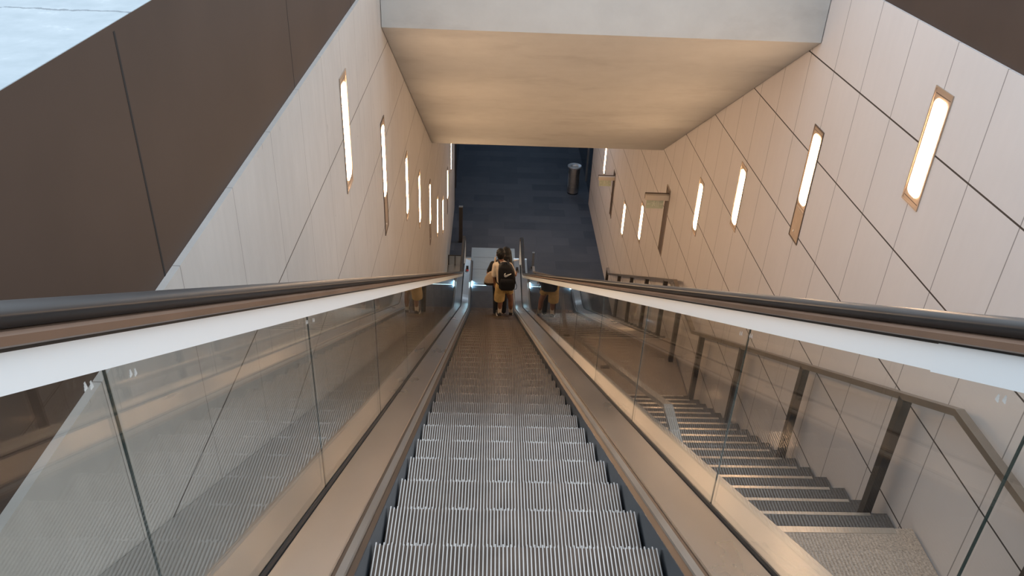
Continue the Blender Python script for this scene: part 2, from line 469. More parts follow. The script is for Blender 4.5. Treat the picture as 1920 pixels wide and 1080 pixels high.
# phase: a nosing sits at y = 1.99 on the slope
i0 = max(i for i, p in enumerate(PP) if p.y < 1.99)
l0 = cum[i0]+(1.99-PP[i0].y)/C30
proto = None; l = l0 % PITCH
while True:
    p = at_len(l)
    if p.y > 17.58: break
    if p.y > -1.05:
        if proto is None: proto = make_step(); o = proto
        else:
            o = proto.copy(); COL.objects.link(o); o.parent = ESC
        o.location = (0, p.y, p.z); STEPS.append((p.y, p.z))
    l += PITCH
# lower comb, landing plate and comb lights
bm = bmesh.new(); box(bm, -.505, .505, 17.62, 17.92, ZF-0.02, ZF+0.016)
for i in range(40):
    x = -.49+i*0.98/39; box(bm, x-.006, x+.006, 17.57, 17.62, ZF-0.006, ZF+0.010)
link('comb_plate', bm, M['landing'], ESC)
bm = bmesh.new(); box(bm, -.50, .50, 17.565, 17.575, ZF-0.012, ZF+0.004); o = link('comb_light', bm, M['comb_strip'], ESC); o['label'] = 'thin line of cool light under the comb'
bm = bmesh.new(); box(bm, -.505, .505, 17.925, 18.7, ZF-0.02, ZF+0.012); box(bm, -.56, .60, 18.7, 19.52, ZF-0.02, ZF+0.012)
for y in (18.35, 18.98):
    box(bm, -.50, .50, y-.004, y+.004, ZF+.012, ZF+.0135, 1)
link('landing_plate', bm, [M['landing'], M['black']], ESC)
for s in (-1, 1):
    bm = bmesh.new(); box(bm, s*.503-.003, s*.503+.003, 17.46, 17.70, ZF+0.014, ZF+0.040)
    o = link('comb_light', bm, M['comb_glow'], ESC); o['label'] = 'cool light at the comb'
# newel front covers at the lower end
for s in (-1, 1):
    bm = bmesh.new(); x0, x1 = (.56, .905) if s > 0 else (-1.135, -.56)
    prism_x(bm, [(18.75, ZF), (18.75, ZF+.105), (18.83, ZF+.10), (18.88, ZF+.06), (18.88, ZF)], x0, x1)
    link('deck_end', bm, M['steel'], ESC)
    bm = bmesh.new(); box(bm, s*.64-.03, s*.64+.03, 18.20, 18.26, ZF+.08, ZF+.16); link('sensor_post', bm, M['black'], ESC)
bm = bmesh.new()
for k in range(3): box(bm, -.665, -.60, 18.12+k*0.02, 18.128+k*0.02+0.006*(k == 1), ZF+.092, ZF+.0955)
o = link('sticker', bm, M['red'], ESC); o['label'] = 'small red sticker'
# upper landing plate (at street level behind the camera)
bm = bmesh.new(); box(bm, -.505, .505, -1.6, -1.06, ZT-0.2, ZT+.004); link('landing_plate', bm, M['landing'], ESC)

# ------------------------------------------------------------------ staircase
ST = thing('staircase', 'granite staircase with metal nosing strips between escalator and pale wall', 'stairs', (2.0, 3.95, ZF))
SX0, SX1 = 1.05-2.0, 3.0-2.0
def stair_step(y_nose, z, tread):
    bm = bmesh.new()
    y = y_nose-3.95; zz = z-ZF
    box(bm, SX0, SX1, y-tread-0.02, y-0.028, zz-0.22, zz, 0)
    box(bm, SX0, SX1, y-0.028, y, zz-0.22, zz-0.001, 0)
    box(bm, SX0+0.01, SX1-0.13, y-0.026, y+0.002, zz-0.02, zz+0.003, 1)
    return link('step', bm, [M['tread'], M['nosing']], ST)
bm = bmesh.new(); box(bm, SX0, SX1, -1.5-3.95, -0.0, -4.27-ZF-0.25, -4.27-ZF, 0)
box(bm, SX0+.01, SX1-.13, -.05, 0.002, -4.27-ZF-.02, -4.27-ZF+.003, 1)
o = link('landing', bm, [M['granite'], M['nosing']], ST); o['label'] = 'tan granite landing'
for k in range(1, 18): stair_step(3.95+.31*k, -4.27-.18*k, .31)
bm = bmesh.new(); box(bm, SX0, SX1, 3.95+.31*17-3.95-.02, 10.93-3.95, -7.51-ZF-.25, -7.51-ZF, 0)
box(bm, SX0+.01, SX1-.13, 10.93-3.95-.05, 10.93-3.95+.002, -7.51-ZF-.02, -7.51-ZF+.003, 1)
o = link('landing', bm, [M['granite'], M['nosing']], ST); o['label'] = 'tan granite landing'
for k in range(1, 17): stair_step(10.93+.322*k, -7.51-.1818*k, .322)

def bar(bm, pts, wx, wz, x):
    """flat rail through (y,z) points at one x"""
    fr = []
    for i, p in enumerate(pts):
        a = Vector(pts[max(0, i-1)]); b = Vector(pts[min(len(pts)-1, i+1)]); q = Vector(p)
        d = ((q-a).normalized() if (q-a).length else Vector((0, 0)))+((b-q).normalized() if (b-q).length else Vector((0, 0)))
        d.normalize(); nrm = Vector((-d.y, d.x))
        if nrm.y < 0: nrm = -nrm
        c = 1.0
        if 0 < i < len(pts)-1: c = 1/max(0.4, nrm.dot(Vector((-(b-q).normalized().y, (b-q).normalized().x))))
        fr.append((p[0], p[1], nrm.x*abs(c), nrm.y*abs(c)))
    sweep(bm, [(x-wx/2, -wz/2), (x-wx/2, wz/2), (x+wx/2, wz/2), (x+wx/2, -wz/2)], fr)

HRT = thing('stair_handrail', 'brown flat handrail on dark posts beside the pale wall', 'handrail', (2.9, 3.95, -4.27))
def loc(pts): return [(y-3.95, z+4.27) for y, z in pts]
bm = bmesh.new(); bar(bm, loc([(-1.2, -3.13), (3.83, -3.13), (9.40, -6.345), (10.80, -6.345), (16.75, -9.70), (17.0, -9.70)]), .06, .045, 0)
link('rail', bm, M['rail'], HRT)
bm = bmesh.new(); box(bm, -.03, .03, 17.0-3.95-.02, 17.0-3.95+.02, ZF+4.275, -9.68+4.27); link('end_post', bm, M['post'], HRT)
posts = [(-0.6, -4.27, -3.14), (1.4, -4.27, -3.14), (2.85, -4.27, -3.14)]
for y in (4.37, 5.91, 7.46, 8.97): posts.append((y, -4.27-.18*math.ceil((y+.034-3.95)/.31), -3.13-.5772*(y-3.83)-.02))
posts.append((10.3, -7.51, -6.36))
for y in (11.35, 12.7, 14.05, 15.4): posts.append((y, -7.51-.1818*math.ceil((y+.034-10.93)/.322), -6.345-.564*(y-10.80)-.02))
for y, z0, z1 in posts:
    bm = bmesh.new(); box(bm, -.032, .032, y-3.95-.034, y-3.95+.034, z0+4.2755, z1+4.27)
    link('post', bm, M['post'], HRT)
HLT = thing('stair_handrail', 'tan flat handrail fixed along the outside of the escalator casing', 'handrail', (1.11, 3.95, -4.27))
bm = bmesh.new(); bar(bm, loc([(1.0, -3.13), (3.83, -3.13), (9.40, -6.345), (10.80, -6.345), (16.75, -9.70), (17.0, -9.70)]), .055, .03, 0)
link('rail', bm, M['rail'], HLT)
for y in (2.6, 5.9, 8.97, 12.7, 16.3):
    zr = -3.15 if y < 3.83 else (-3.15-.5772*(y-3.83) if y < 9.4 else -6.365-.564*(y-10.8))
    bm = bmesh.new(); box(bm, -.068, .012, y-3.95-.012, y-3.95+.012, zr+4.27-.05, zr+4.27-.03)
    box(bm, -.012, .012, y-3.95-.012, y-3.95+.012, zr+4.27-.05, zr+4.27+.01); link('bracket', bm, M['post'], HLT)

# ------------------------------------------------------------------ wall lights
def rrect(y0, y1, z0, z1, r, n=5):
    pts = []
    for cy, cz, a0 in ((y1-r, z1-r, 0), (y0+r, z1-r, PI/2), (y0+r, z0+r, PI), (y1-r, z0+r, 3*PI/2)):
        for i in range(n+1):
            a = a0+PI/2*i/n; pts.append((cy+r*math.cos(a), cz+r*math.sin(a)))
    return pts
FW = 0.245
def ring_mesh(h, s):
    bm = bmesh.new(); w = FW/2; t = .012
    x0, x1 = (0, .007*s)
    X = sorted((x0, x1))
    box(bm, *X, -w, -w+t, -h, 0); box(bm, *X, w-t, w, -h, 0)
    box(bm, *X, -w+t, w-t, -t, 0); box(bm, *X, -w+t, w-t, -h, -h+t)
    return bm
LIGHTS = {}
def wall_light(s, y, ztop, long, label, group):
    """s=+1 on the wall whose face looks toward +x"""
    x = XL if s > 0 else XR
    t = thing('wall_light', label, 'wall light', (x+0.001*s, y, ztop), group)
    key = (s, long)
    if key in LIGHTS:
        for ch in LIGHTS[key]:
            c = ch.copy(); COL.objects.link(c); c.parent = t
            for g in ch.children:
                d = g.copy(); COL.objects.link(d); d.parent = c
        return t
    h = 1.155 if long else 0.835
    parts = [link('frame', ring_mesh(h, s), M['slot'] if long else M['frame'], t)]
    bm = bmesh.new(); box(bm, *sorted((0, .0015*s)), -FW/2+.012, FW/2-.012, -.823, -.012)
    parts.append(link('reflector', bm, M['frame'], t))
    for z in (-.045, -.797):
        bm2 = bmesh.new(); box(bm2, *sorted((.0015*s, .0022*s)), -FW/2+.02, FW/2-.02, z-.003, z+.003); link('seam', bm2, M['slot'], parts[-1])
    bm = bmesh.new(); prism_x(bm, rrect(-.083, .083, -.765, -.070, .05), *sorted((.0018*s, .006*s)))
    o = link('diffuser', bm, M['lamp'], t); o['label'] = 'glowing white diffuser'; parts.append(o)
    if long:
        bm = bmesh.new(); box(bm, *sorted((0, .003*s)), -FW/2+.012, FW/2-.012, -1.143, -.829)
        o = link('cover_plate', bm, M['plate'], t); o['label'] = 'blank bronze plate below the lamp'; parts.append(o)
        bm = bmesh.new(); cyl(bm, (.003*s, -.03*s, -1.07), (.008*s, -.03*s, -1.07), .012, seg=12); link('button', bm, M['steel'], o)
    LIGHTS[key] = parts
    return t
gl, gr = 'recessed lights along the beige escalator wall', 'recessed lights along the wall beside the stairs'
LL = [(5.48, -1.665, 0, 'topmost slim warm light on the beige wall beside the escalator'),
      (7.31, -2.64, 1, 'slim warm light with blank lower plate, second from the top on the escalator wall'),
      (9.24, -3.765, 0, 'slim warm light third from the top on the beige escalator wall'),
      (10.87, -4.705, 0, 'slim warm light fourth from the top on the beige escalator wall'),
      (12.78, -5.69, 1, 'slim warm light with blank lower plate, fifth from the top on the escalator wall'),
      (14.60, -6.82, 0, 'slim warm light sixth from the top on the beige escalator wall'),
      (16.35, -7.655, 0, 'slim warm light seventh from the top on the beige escalator wall'),
      (18.22, -7.755, 1, 'slim warm light with blank lower plate, eighth from the top on the escalator wall'),
      (19.88, -7.695, 0, 'slim warm light at the lobby end of the beige escalator wall')]
for y, z, lg, lab in LL: wall_light(1, y, z, lg, lab, gl)
RR = [(5.29, -1.585, 0, 'big slim warm light topmost on the pale wall beside the stairs'),
      (7.13, -2.526, 1, 'slim warm light with blank bronze plate below on the stair wall'),
      (8.98, -3.665, 0, 'slim warm light third from the top on the stair wall'),
      (10.65, -4.595, 0, 'slim warm light just above the upper exit sign on the stair wall'),
      (14.46, -6.765, 0, 'slim warm light just below the upper exit sign on the stair wall'),
      (16.38, -7.645, 0, 'slim warm light between the two exit signs, closer to the lower sign'),
      (20.00, -7.735, 0, 'slim warm light beyond the lower exit sign, cut off by the soffit')]
for y, z, lg, lab in RR: wall_light(-1, y, z, lg, lab, gr)

# ------------------------------------------------------------------ exit signs on recessed plates
def exit_sign(y, ztop, h, label):
    t = thing('exit_sign', label, 'sign', (XR, y, ztop), 'projecting exit signs on the stair wall')
    bm = bmesh.new(); box(bm, -.004, -.0005, -.14, .14, -h, 0)
    link('wall_plate', bm, M['slot'], t)
    bm = bmesh.new(); box(bm, -.012, -.001, -.14, -.128, -h, 0); box(bm, -.012, -.001, .128, .14, -h, 0); box(bm, -.012, -.001, -.14, .14, -.012, 0)
    link('plate_frame', bm, M['frame'], t)
    bm = bmesh.new(); box(bm, -.40, -.004, -.125, -.055, -.185, -.095)
    c = link('case', bm, M['sign_case'], t)
    bm = bmesh.new(); box(bm, -.405, -.004, -.055, -.040, -.185, -.078); link('back_lip', bm, M['slot'], c)
    bm = bmesh.new(); box(bm, -.375, -.085, -.095, -.085, -.345, -.185)
    p = link('sign_panel', bm, M['sign_plate'], t); p['label'] = 'pale green sign panel'
    # running figure, arrow and doorway in white
    bm = bmesh.new(); yf = -.0965
    def q(x0, x1, z0, z1): box(bm, x0, x1, yf-.0005, yf+.0008, z0, z1)
    q(-.255, -.235, -.225, -.205); q(-.262, -.238, -.275, -.230); q(-.275, -.258, -.310, -.272); q(-.242, -.222, -.300, -.275); q(-.285, -.262, -.250, -.238); q(-.238, -.215, -.262, -.250)
    q(-.205, -.195, -.320, -.205); q(-.205, -.165, -.215, -.205); q(-.175, -.165, -.320, -.205)
    q(-.350, -.305, -.270, -.258); q(-.355, -.340, -.280, -.248)
    q(-.145, -.100, -.270, -.258); q(-.110, -.095, -.280, -.248)
    link('pictogram', bm, M['sign_mark'], p)
    return t
exit_sign(12.55, -5.565, 1.24, 'upper exit sign projecting from the stair wall')
exit_sign(18.22, -7.70, 1.19, 'lower exit sign projecting from the wall close to the lobby')

# ------------------------------------------------------------------ lobby objects
BIN = thing('litter_bin', 'round ribbed steel litter bin standing by the glass door', 'bin', (2.60, 23.30, ZF))
bm = bmesh.new(); lathe(bm, [(.15, 0), (.165, 0), (.165, .03), (.15, .035)]); o = link('base', bm, M['black'], BIN, True)
pr = [(.172, .035), (.176, .06), (.176, .22)]
for k in range(13): z = .24+k*.034; pr += [(.176, z), (.168, z+.004), (.168, z+.012), (.176, z+.016)]
pr += [(.176, .70), (.170, .86), (.165, .86)]
bm = bmesh.new(); lathe(bm, pr); link('body', bm, M['bin'], BIN)
bm = bmesh.new()
lathe(bm, [(.17, .84), (.215, .87), (.215, .905), (.20, .915), (.13, .885), (.11, .80), (.02, .79)])
o = link('lid', bm, M['bin_lid'], BIN, False); o['label'] = 'wide funnel lid'
bm = bmesh.new(); cyl(bm, (0, 0, .795), (0, 0, .80), .105, seg=24); link('opening', bm, M['black'], o)

def post(x, y, h, w, d, label, m, capm=None):
    t = thing('guide_post', label, 'post', (x, y, ZF))
    bm = bmesh.new(); box(bm, -w/2, w/2, -d/2, d/2, 0.02, h); link('shaft', bm, m, t)
    bm = bmesh.new(); box(bm, -w/2-.02, w/2+.02, -d/2-.02, d/2+.02, 0, .02); link('base', bm, M['black'], t)
    bm = bmesh.new(); box(bm, -w/2-.004, w/2+.004, -d/2-.004, d/2+.004, h, h+.02); link('cap', bm, M['steel_dull'], t)
post(-.745, 19.85, 1.06, .10, .07, 'tall dark square post on the lobby floor by the beige wall', M['post'])
post(1.19, 18.55, .42, .055, .055, 'short grey post beside the escalator newel near the stairs', M['steel_dull'])
t = thing('floor_barrier', 'low grey framed barrier between the escalator end and the beige wall', 'barrier', (-.83, 18.35, ZF))
bm = bmesh.new()
for x in (-.165, .0, .165): box(bm, x-.012, x+.012, -.012, .012, 0, .40)
box(bm, -.177, .177, -.012, .012, .39, .41); box(bm, -.177, .177, -.012, .012, .05, .07)
link('frame', bm, M['post'], t)
bm = bmesh.new(); box(bm, -.16, .16, -.004, .004, .07, .39); o = link('panel', bm, M['steel_dull'], t); o['label'] = 'grey infill panel'

# ------------------------------------------------------------------ people
def ball(bm, c, r, sx=1, sy=1, sz=1, seg=14):
    mtx = Matrix.Translation(c) @ Matrix.Diagonal((sx, sy, sz, 1))
    bmesh.ops.create_uvsphere(bm, u_segments=seg, v_segments=max(8, seg//2+2), radius=r, matrix=mtx)
def limb(bm, pts):
    """pts: (x,y,z,r)"""
    for p in pts: ball(bm, p[:3], p[3])
    for a, b in zip(pts, pts[1:]): cyl(bm, a[:3], b[:3], a[3], b[3], 14)
def loft(bm, rings, seg=20):
    """rings: (x,y,z,rx,ry) horizontal ellipses"""
    R = [[bm.verts.new((x+rx*math.cos(2*PI*i/seg), y+ry*math.sin(2*PI*i/seg), z)) for i in range(seg)] for x, y, z, rx, ry in rings]
    for a, b in zip(R, R[1:]):
        for i in range(seg): bm.faces.new((a[i], a[(i+1) % seg], b[(i+1) % seg], b[i]))
    bm.faces.new(R[0][::-1]); bm.faces.new(R[-1])
def blob(name, bm, m, parent, voxel=.012, smooth=3):
    bmesh.ops.recalc_face_normals(bm, faces=bm.faces)
    me = bpy.data.meshes.new(name); bm.to_mesh(me); bm.free()
    tmp = bpy.data.objects.new(name, me); COL.objects.link(tmp)
    r = tmp.modifiers.new('r', 'REMESH'); r.mode = 'VOXEL'; r.voxel_size = voxel
    s = tmp.modifiers.new('s', 'SMOOTH'); s.iterations = smooth; s.factor = .5
    bpy.context.view_layer.update()
    dg = bpy.context.evaluated_depsgraph_get()
    me2 = bpy.data.meshes.new_from_object(tmp.evaluated_get(dg))
    bpy.data.objects.remove(tmp); bpy.data.meshes.remove(me)
    me2.materials.clear(); me2.materials.append(m)
    for p in me2.polygons: p.use_smooth = True
    me2.name = name
    o = bpy.data.objects.new(name, me2); COL.objects.link(o); o.parent = parent
    return o
def hand(bm, wrist, d, side, curl=.5):
    """relaxed hand: palm, four unequal bent fingers and a thumb. d: direction of the hand, side: unit vector toward the thumb"""
    w = Vector(wrist); d = Vector(d).normalized(); sd = Vector(side).normalized(); nn = d.cross(sd).normalized()
    k = w+d*.075
    for t in (-.028, -.010, .010, .028):
        limb(bm, [(*(w+sd*t*.7), .014), (*(k+sd*t), .0125)])
    for t, L in ((.030, .062), (.010, .072), (-.010, .067), (-.029, .052)):
        a = k+sd*t; b = a+(d*.8+nn*curl*.6).normalized()*L*.5; c = b+(d*.45+nn*curl*1.2).normalized()*L*.5
        limb(bm, [(*a, .0095), (*b, .009), (*c, .0075)])
    a = w+d*.02+sd*.03; b = a+(sd*.7+d*.7).normalized()*.04; c = b+(d*.9+sd*.15+nn*.3).normalized()*.032
    limb(bm, [(*a, .012), (*b, .0105), (*c, .008)])

# --- boy: stands on two treads, back to the camera
K = 1.0
ib = min(range(len(STEPS)), key=lambda i: abs(STEPS[i][0]-14.88))
boy_y, boy_z = STEPS[ib][0]-.115, STEPS[ib][1]
b_dy, b_dz = (STEPS[ib+1][0]-STEPS[ib][0])/K, (STEPS[ib+1][1]-STEPS[ib][1])/K
BOY = thing('person', 'boy in cream shirt and khaki shorts riding down with black backpack', 'person', (0, boy_y, boy_z))
BOY.scale = (K, K, .985)
la, ra = Vector((.290, .02, .075)), Vector((.545, .02+b_dy, .075+b_dz))
lk, rk = Vector((.300, .10, .43)), Vector((.525, .30, .27))
lh, rh = Vector((.29, .06, .80)), Vector((.43, .07, .79))
bm = bmesh.new()
for h, k, a, tw in ((lh, lk, la, .085), (rh, rk, ra, .085)):
    mid = k.lerp(a, .33)+Vector((0, -.022, 0))
    limb(bm, [(*h, tw), (*h.lerp(k, .5), tw*.85), (*k, .056), (*mid, .054), (*k.lerp(a, .72), .038), (*a, .034)])
    limb(bm, [(*(a+Vector((0, -.03, -.038))), .028), (*(a+Vector((0, .06, -.042))), .026), (*(a+Vector((.005, .14, -.045))), .020)])
loft(bm, [(.36, .065, .74, .14, .10), (.36, .065, .84, .155, .11), (.355, .07, .95, .14, .10), (.335, .08, 1.08, .145, .10), (.32, .09, 1.20, .165, .105), (.315, .095, 1.28, .15, .085), (.30, .10, 1.33, .07, .06)])
limb(bm, [(.30, .10, 1.30, .058), (.285, .125, 1.40, .050)])
# head: skull, jaw, nose, ears
hc = Vector((.275, .165, 1.485))
ball(bm, hc, .100, .82, .98, 1.12, 20); ball(bm, hc+Vector((0, .035, -.05)), .070, .85, .95, 1.0)
ball(bm, hc+Vector((-.002, .118, -.03)), .016, .9, 1.1, 1.5); ball(bm, hc+Vector((0, .098, -.072)), .018, 1.3, .6, .5)
for sx in (-1, 1):
    ball(bm, hc+Vector((sx*.086, -.005, -.018)), .026, .4, .8, 1.25)
    ball(bm, hc+Vector((sx*.032, .088, .005)), .012, 1.2, .6, .7)
# arms
limb(bm, [(.165, .09, 1.25, .050), (.150, .07, 1.02, .042), (.158, .10, .98, .039), (.165, .17, .80, .030), (.170, .19, .75, .025)])
hand(bm, (.170, .19, .75), (.03, .05, -1), (.2, 1, .1))
limb(bm, [(.475, .10, 1.25, .050), (.560, .09, 1.06, .042), (.575, .12, 1.02, .038), (.598, .24, .93, .030), (.605, .29, .91, .025)])
hand(bm, (.605, .29, .91), (.05, 1, -.25), (-1, .1, .1))
body = blob('body', bm, M['skin'], BOY, .009, 2)
# eyes (small dark marks in the face) and brows
bm = bmesh.new()
for sx in (-1, 1): ball(bm, hc+Vector((sx*.032, .094, .006)), .0085, 1.2, .6, .7, 10)
link('eyes', bm, M['hair'], BOY, True)
# hair cap
bm = bmesh.new()
ball(bm, hc+Vector((0, -.014, .026)), .106, .88, 1.0, 1.04, 20); ball(bm, hc+Vector((0, -.045, -.03)), .078, .92, .75, 1.0)
ball(bm, hc+Vector((0, .05, .075)), .06, 1.1, .9, .6)
for k in range(40):
    a = k*2.4; e = .25+1.2*(k/40); ball(bm, hc+Vector((.088*math.cos(a)*math.cos(e), -.014+.10*math.sin(a)*math.cos(e), .026+.108*math.sin(e))), .017)
blob('hair', bm, M['hair'], BOY, .010, 2)
# shirt
bm = bmesh.new()
loft(bm, [(.36, .065, .86, .165, .125), (.355, .07, .96, .158, .118), (.335, .08, 1.09, .160, .115), (.32, .09, 1.21, .178, .118), (.315, .095, 1.29, .165, .098), (.302, .10, 1.345, .085, .072)])
limb(bm, [(.175, .09, 1.26, .066), (.158, .082, 1.14, .062), (.150, .075, 1.035, .058)])
limb(bm, [(.465, .10, 1.26, .066), (.515, .095, 1.16, .062), (.552, .092, 1.085, .056)])
loft(bm, [(.298, .105, 1.33, .066, .062), (.293, .11, 1.365, .060, .057)])
o = blob('shirt', bm, M['shirt'], BOY, .011, 2); o['label'] = 'cream short-sleeved shirt'
# shorts
bm = bmesh.new()
loft(bm, [(.36, .065, .70, .165, .125), (.36, .065, .82, .170, .125), (.357, .068, .90, .160, .118)])
limb(bm, [(.285, .06, .76, .105), (.285, .08, .62, .112), (.280, .085, .50, .118)])
loft(bm, [(.278, .09, .385, .112, .118), (.280, .085, .50, .118, .118)])
limb(bm, [(.43, .08, .76, .102), (.455, .15, .66, .104), (.475, .20, .58, .104)])
loft(bm, [(.485, .215, .52, .095, .11), (.470, .19, .60, .10, .11)])
o = blob('shorts', bm, M['khaki'], BOY, .012, 2); o['label'] = 'loose khaki shorts'
for a, k in ((la, lk), (ra, rk)):
    bm = bmesh.new(); limb(bm, [(*a.lerp(k, .52), .050), (*a.lerp(k, .25), .044), (*a.lerp(k, .06), .040)])
    o = blob('sock', bm, M['sock'], BOY, .009, 2); o['label'] = 'off-white sock'
for a, yaw in ((la, -.25), (ra, .1)):
    bm = bmesh.new()
    f = Vector((math.sin(yaw), math.cos(yaw), 0))
    limb(bm, [(*(a-f*.035+Vector((0, 0, .012))), .042), (*(a-f*.045+Vector((0, 0, -.030))), .043), (*(a+f*.05+Vector((0, 0, -.028))), .046), (*(a+f*.14+Vector((0, 0, -.036))), .039), (*(a+f*.19+Vector((0, 0, -.044))), .030)])
    limb(bm, [(*(a+f*.03+Vector((0, 0, .010))), .042), (*(a+f*.05+Vector((0, 0, -.028))), .045)])
    sh = blob('shoe', bm, M['shoe'], BOY, .009, 2)
    bm = bmesh.new(); pts = []
    for i in range(20):
        t = 2*PI*i/20; lx, ly = .050*math.cos(t)*(1-.15*math.sin(t)), .062+.158*math.sin(t)
        pts.append((a.x+lx*f.y+ly*f.x, a.y+ly*f.y-lx*f.x))
    zb = 0.001 if a is la else b_dz+.001
    va = [bm.verts.new((x, y, zb)) for x, y in pts]; vb = [bm.verts.new((x, y, zb+.026)) for x, y in pts]
    bm.faces.new(va[::-1]); bm.faces.new(vb)
    for i in range(20): bm.faces.new((va[i], va[(i+1) % 20], vb[(i+1) % 20], vb[i]))
    o = link('sole', bm, M['sole'], sh); o['label'] = 'white sole'

# --- backpack worn by the boy (its own thing)
PK = thing('backpack', 'black nylon backpack with white swoosh worn by the boy', 'backpack', (.38*K, boy_y-.19*K, boy_z+.86*K))
PK.scale = (K*1.10, K*1.08, K*1.12)
def rbox(bm, rings, seg=24, e=.45):
    """rings: (x,y,z,rx,ry) super-ellipses"""
    R = []
    for x, y, z, rx, ry in rings:
        R.append([bm.verts.new((x+rx*math.copysign(abs(math.cos(t))**e, math.cos(t)), y+ry*math.copysign(abs(math.sin(t))**e, math.sin(t)), z)) for t in [2*PI*i/seg for i in range(seg)]])
    for a, b in zip(R, R[1:]):
        for i in range(seg): bm.faces.new((a[i], a[(i+1) % seg], b[(i+1) % seg], b[i]))
    bm.faces.new(R[0][::-1]); bm.faces.new(R[-1])
bm = bmesh.new()
rbox(bm, [(.035, 0, .0, .135, .085), (.035, 0, .03, .155, .105), (.03, 0, .20, .165, .115), (.015, .01, .36, .155, .105), (-.005, .02, .46, .125, .09), (-.012, .03, .515, .07, .06)])
b_ = blob('bag', bm, M['nylon'], PK, .012, 3)
bm = bmesh.new(); rbox(bm, [(.035, -.115, .02, .11, .025), (.035, -.125, .06, .13, .035), (.03, -.125, .20, .13, .035), (.025, -.115, .26, .11, .025)])
blob('pocket', bm, M['nylon'], PK, .010, 2)
for sx in (-1, 1):
    bm = bmesh.new()
    limb(bm, [(.0+sx*.06, .07, .44, .020), (-.03+sx*.085, .15, .445, .020), (-.05+sx*.095, .30, .43, .019), (-.045+sx*.10, .405, .33, .018), (-.03+sx*.12, .41, .22, .016), (-.01+sx*.175, .32, .09, .013), (.02+sx*.185, .16, .03, .012), (.03+sx*.14, .06, .03, .012)])
    blob('strap', bm, M['nylon'], PK, .010, 2)
bm = bmesh.new(); limb(bm, [(.19, .04, .12, .008), (.225, .02, .04, .007), (.215, .0, -.02, .007), (.17, -.02, -.01, .007)]); blob('strap_end', bm, M['nylon'], PK, .007, 1)
bm = bmesh.new(); limb(bm, [(-.06, -.03, .50, .010), (-.03, -.02, .545, .010), (.01, -.01, .545, .010), (.03, -.02, .505, .010)]); blob('top_handle', bm, M['nylon'], PK, .007, 1)
# white swoosh mark
bm = bmesh.new()
up = [(-.055, .012), (-.048, .030), (-.030, .042), (-.040, .022), (-.036, .010), (-.020, .008), (.060, .036)]
lo = [(.060, .036), (-.010, -.016), (-.035, -.022), (-.052, -.010)]
ol = up+lo[1:]
yy = -.118
va = [bm.verts.new((.035+x*1.15, yy+(-.004), .325+z*1.15)) for x, z in ol]; vb = [bm.verts.new((v.co.x, yy+.03, v.co.z)) for v in va]
bm.faces.new(va); bm.faces.new(vb[::-1])
for i in range(len(ol)): bm.faces.new((va[i], va[(i+1) % len(ol)], vb[(i+1) % len(ol)], vb[i]))
bmesh.ops.triangulate(bm, faces=[f for f in bm.faces if len(f.verts) > 4])
o = link('swoosh', bm, M['white'], b_); o['label'] = 'white swoosh mark'

# --- woman in front
iw = min(range(len(STEPS)), key=lambda i: abs(STEPS[i][0]-15.63))
wo_y, wo_z = STEPS[iw][0]-.19, STEPS[iw][1]
WO = thing('person', 'person with long black hair and black top ahead of the boy', 'person', (.30*K, wo_y, wo_z))
WO.scale = (K, K, .975)
bm = bmesh.new()
wl, wr = Vector((-.09, .0, .085)), Vector((.10, .06, .085))
wlk, wrk = Vector((-.085, .05, .52)), Vector((.095, .09, .52))
for h, k, a in ((Vector((-.085, 0, .96)), wlk, wl), (Vector((.085, .02, .96)), wrk, wr)):
    limb(bm, [(*h, .09), (*h.lerp(k, .5), .075), (*k, .056), (*k.lerp(a, .35), .052), (*a, .036)])
    limb(bm, [(*(a+Vector((0, -.03, -.040))), .028), (*(a+Vector((0, .07, -.043))), .025), (*(a+Vector((0, .15, -.046))), .018)])
loft(bm, [(0, .01, .88, .165, .115), (0, .01, 1.0, .165, .115), (0, .01, 1.12, .135, .095), (0, .01, 1.26, .155, .105), (0, .01, 1.40, .175, .10), (0, .01, 1.47, .12, .075), (0, .015, 1.52, .06, .055)])
limb(bm, [(0, .015, 1.48, .055), (.075, .03, 1.58, .048)])
wh = Vector((.105, .055, 1.685))
ball(bm, wh, .102, .82, .98, 1.12, 20); ball(bm, wh+Vector((0, .035, -.05)), .070, .82, .92, 1.0)
ball(bm, wh+Vector((0, .118, -.03)), .015, .9, 1.1, 1.5); ball(bm, wh+Vector((0, .098, -.072)), .017, 1.3, .6, .5)
for sx in (-1, 1): ball(bm, wh+Vector((sx*.087, -.005, -.018)), .025, .4, .8, 1.25)
limb(bm, [(-.175, .01, 1.40, .050), (-.265, -.01, 1.20, .043), (-.275, .02, 1.165, .040), (-.20, .20, 1.13, .031), (-.17, .245, 1.13, .026)])
hand(bm, (-.17, .245, 1.13), (.35, .9, 0), (0, .1, 1))
limb(bm, [(.175, .01, 1.40, .050), (.235, .0, 1.16, .042), (.24, .03, 1.12, .040), (.25, .16, .96, .030), (.252, .19, .92, .025)])
hand(bm, (.252, .19, .92), (0, .3, -1), (0, 1, .2))
blob('body', bm, M['skin'], WO, .010, 2)
bm = bmesh.new()
for sx in (-1, 1): ball(bm, wh+Vector((sx*.032, .094, .006)), .0085, 1.2, .6, .7, 10)
link('eyes', bm, M['hair'], WO, True)
bm = bmesh.new()
ball(bm, wh+Vector((0, -.014, .024)), .110, .88, 1.0, 1.05, 20)
loft(bm, [(.185, -.105, 1.16, .05, .03), (.175, -.11, 1.28, .080, .040), (.155, -.10, 1.42, .092, .050), (.125, -.075, 1.54, .092, .060), (.11, -.035, 1.66, .092, .075)])
limb(bm, [(wh.x, .01, 1.72, .088), (.12, -.045, 1.58, .082), (.145, -.08, 1.44, .075), (.17, -.095, 1.28, .06)])
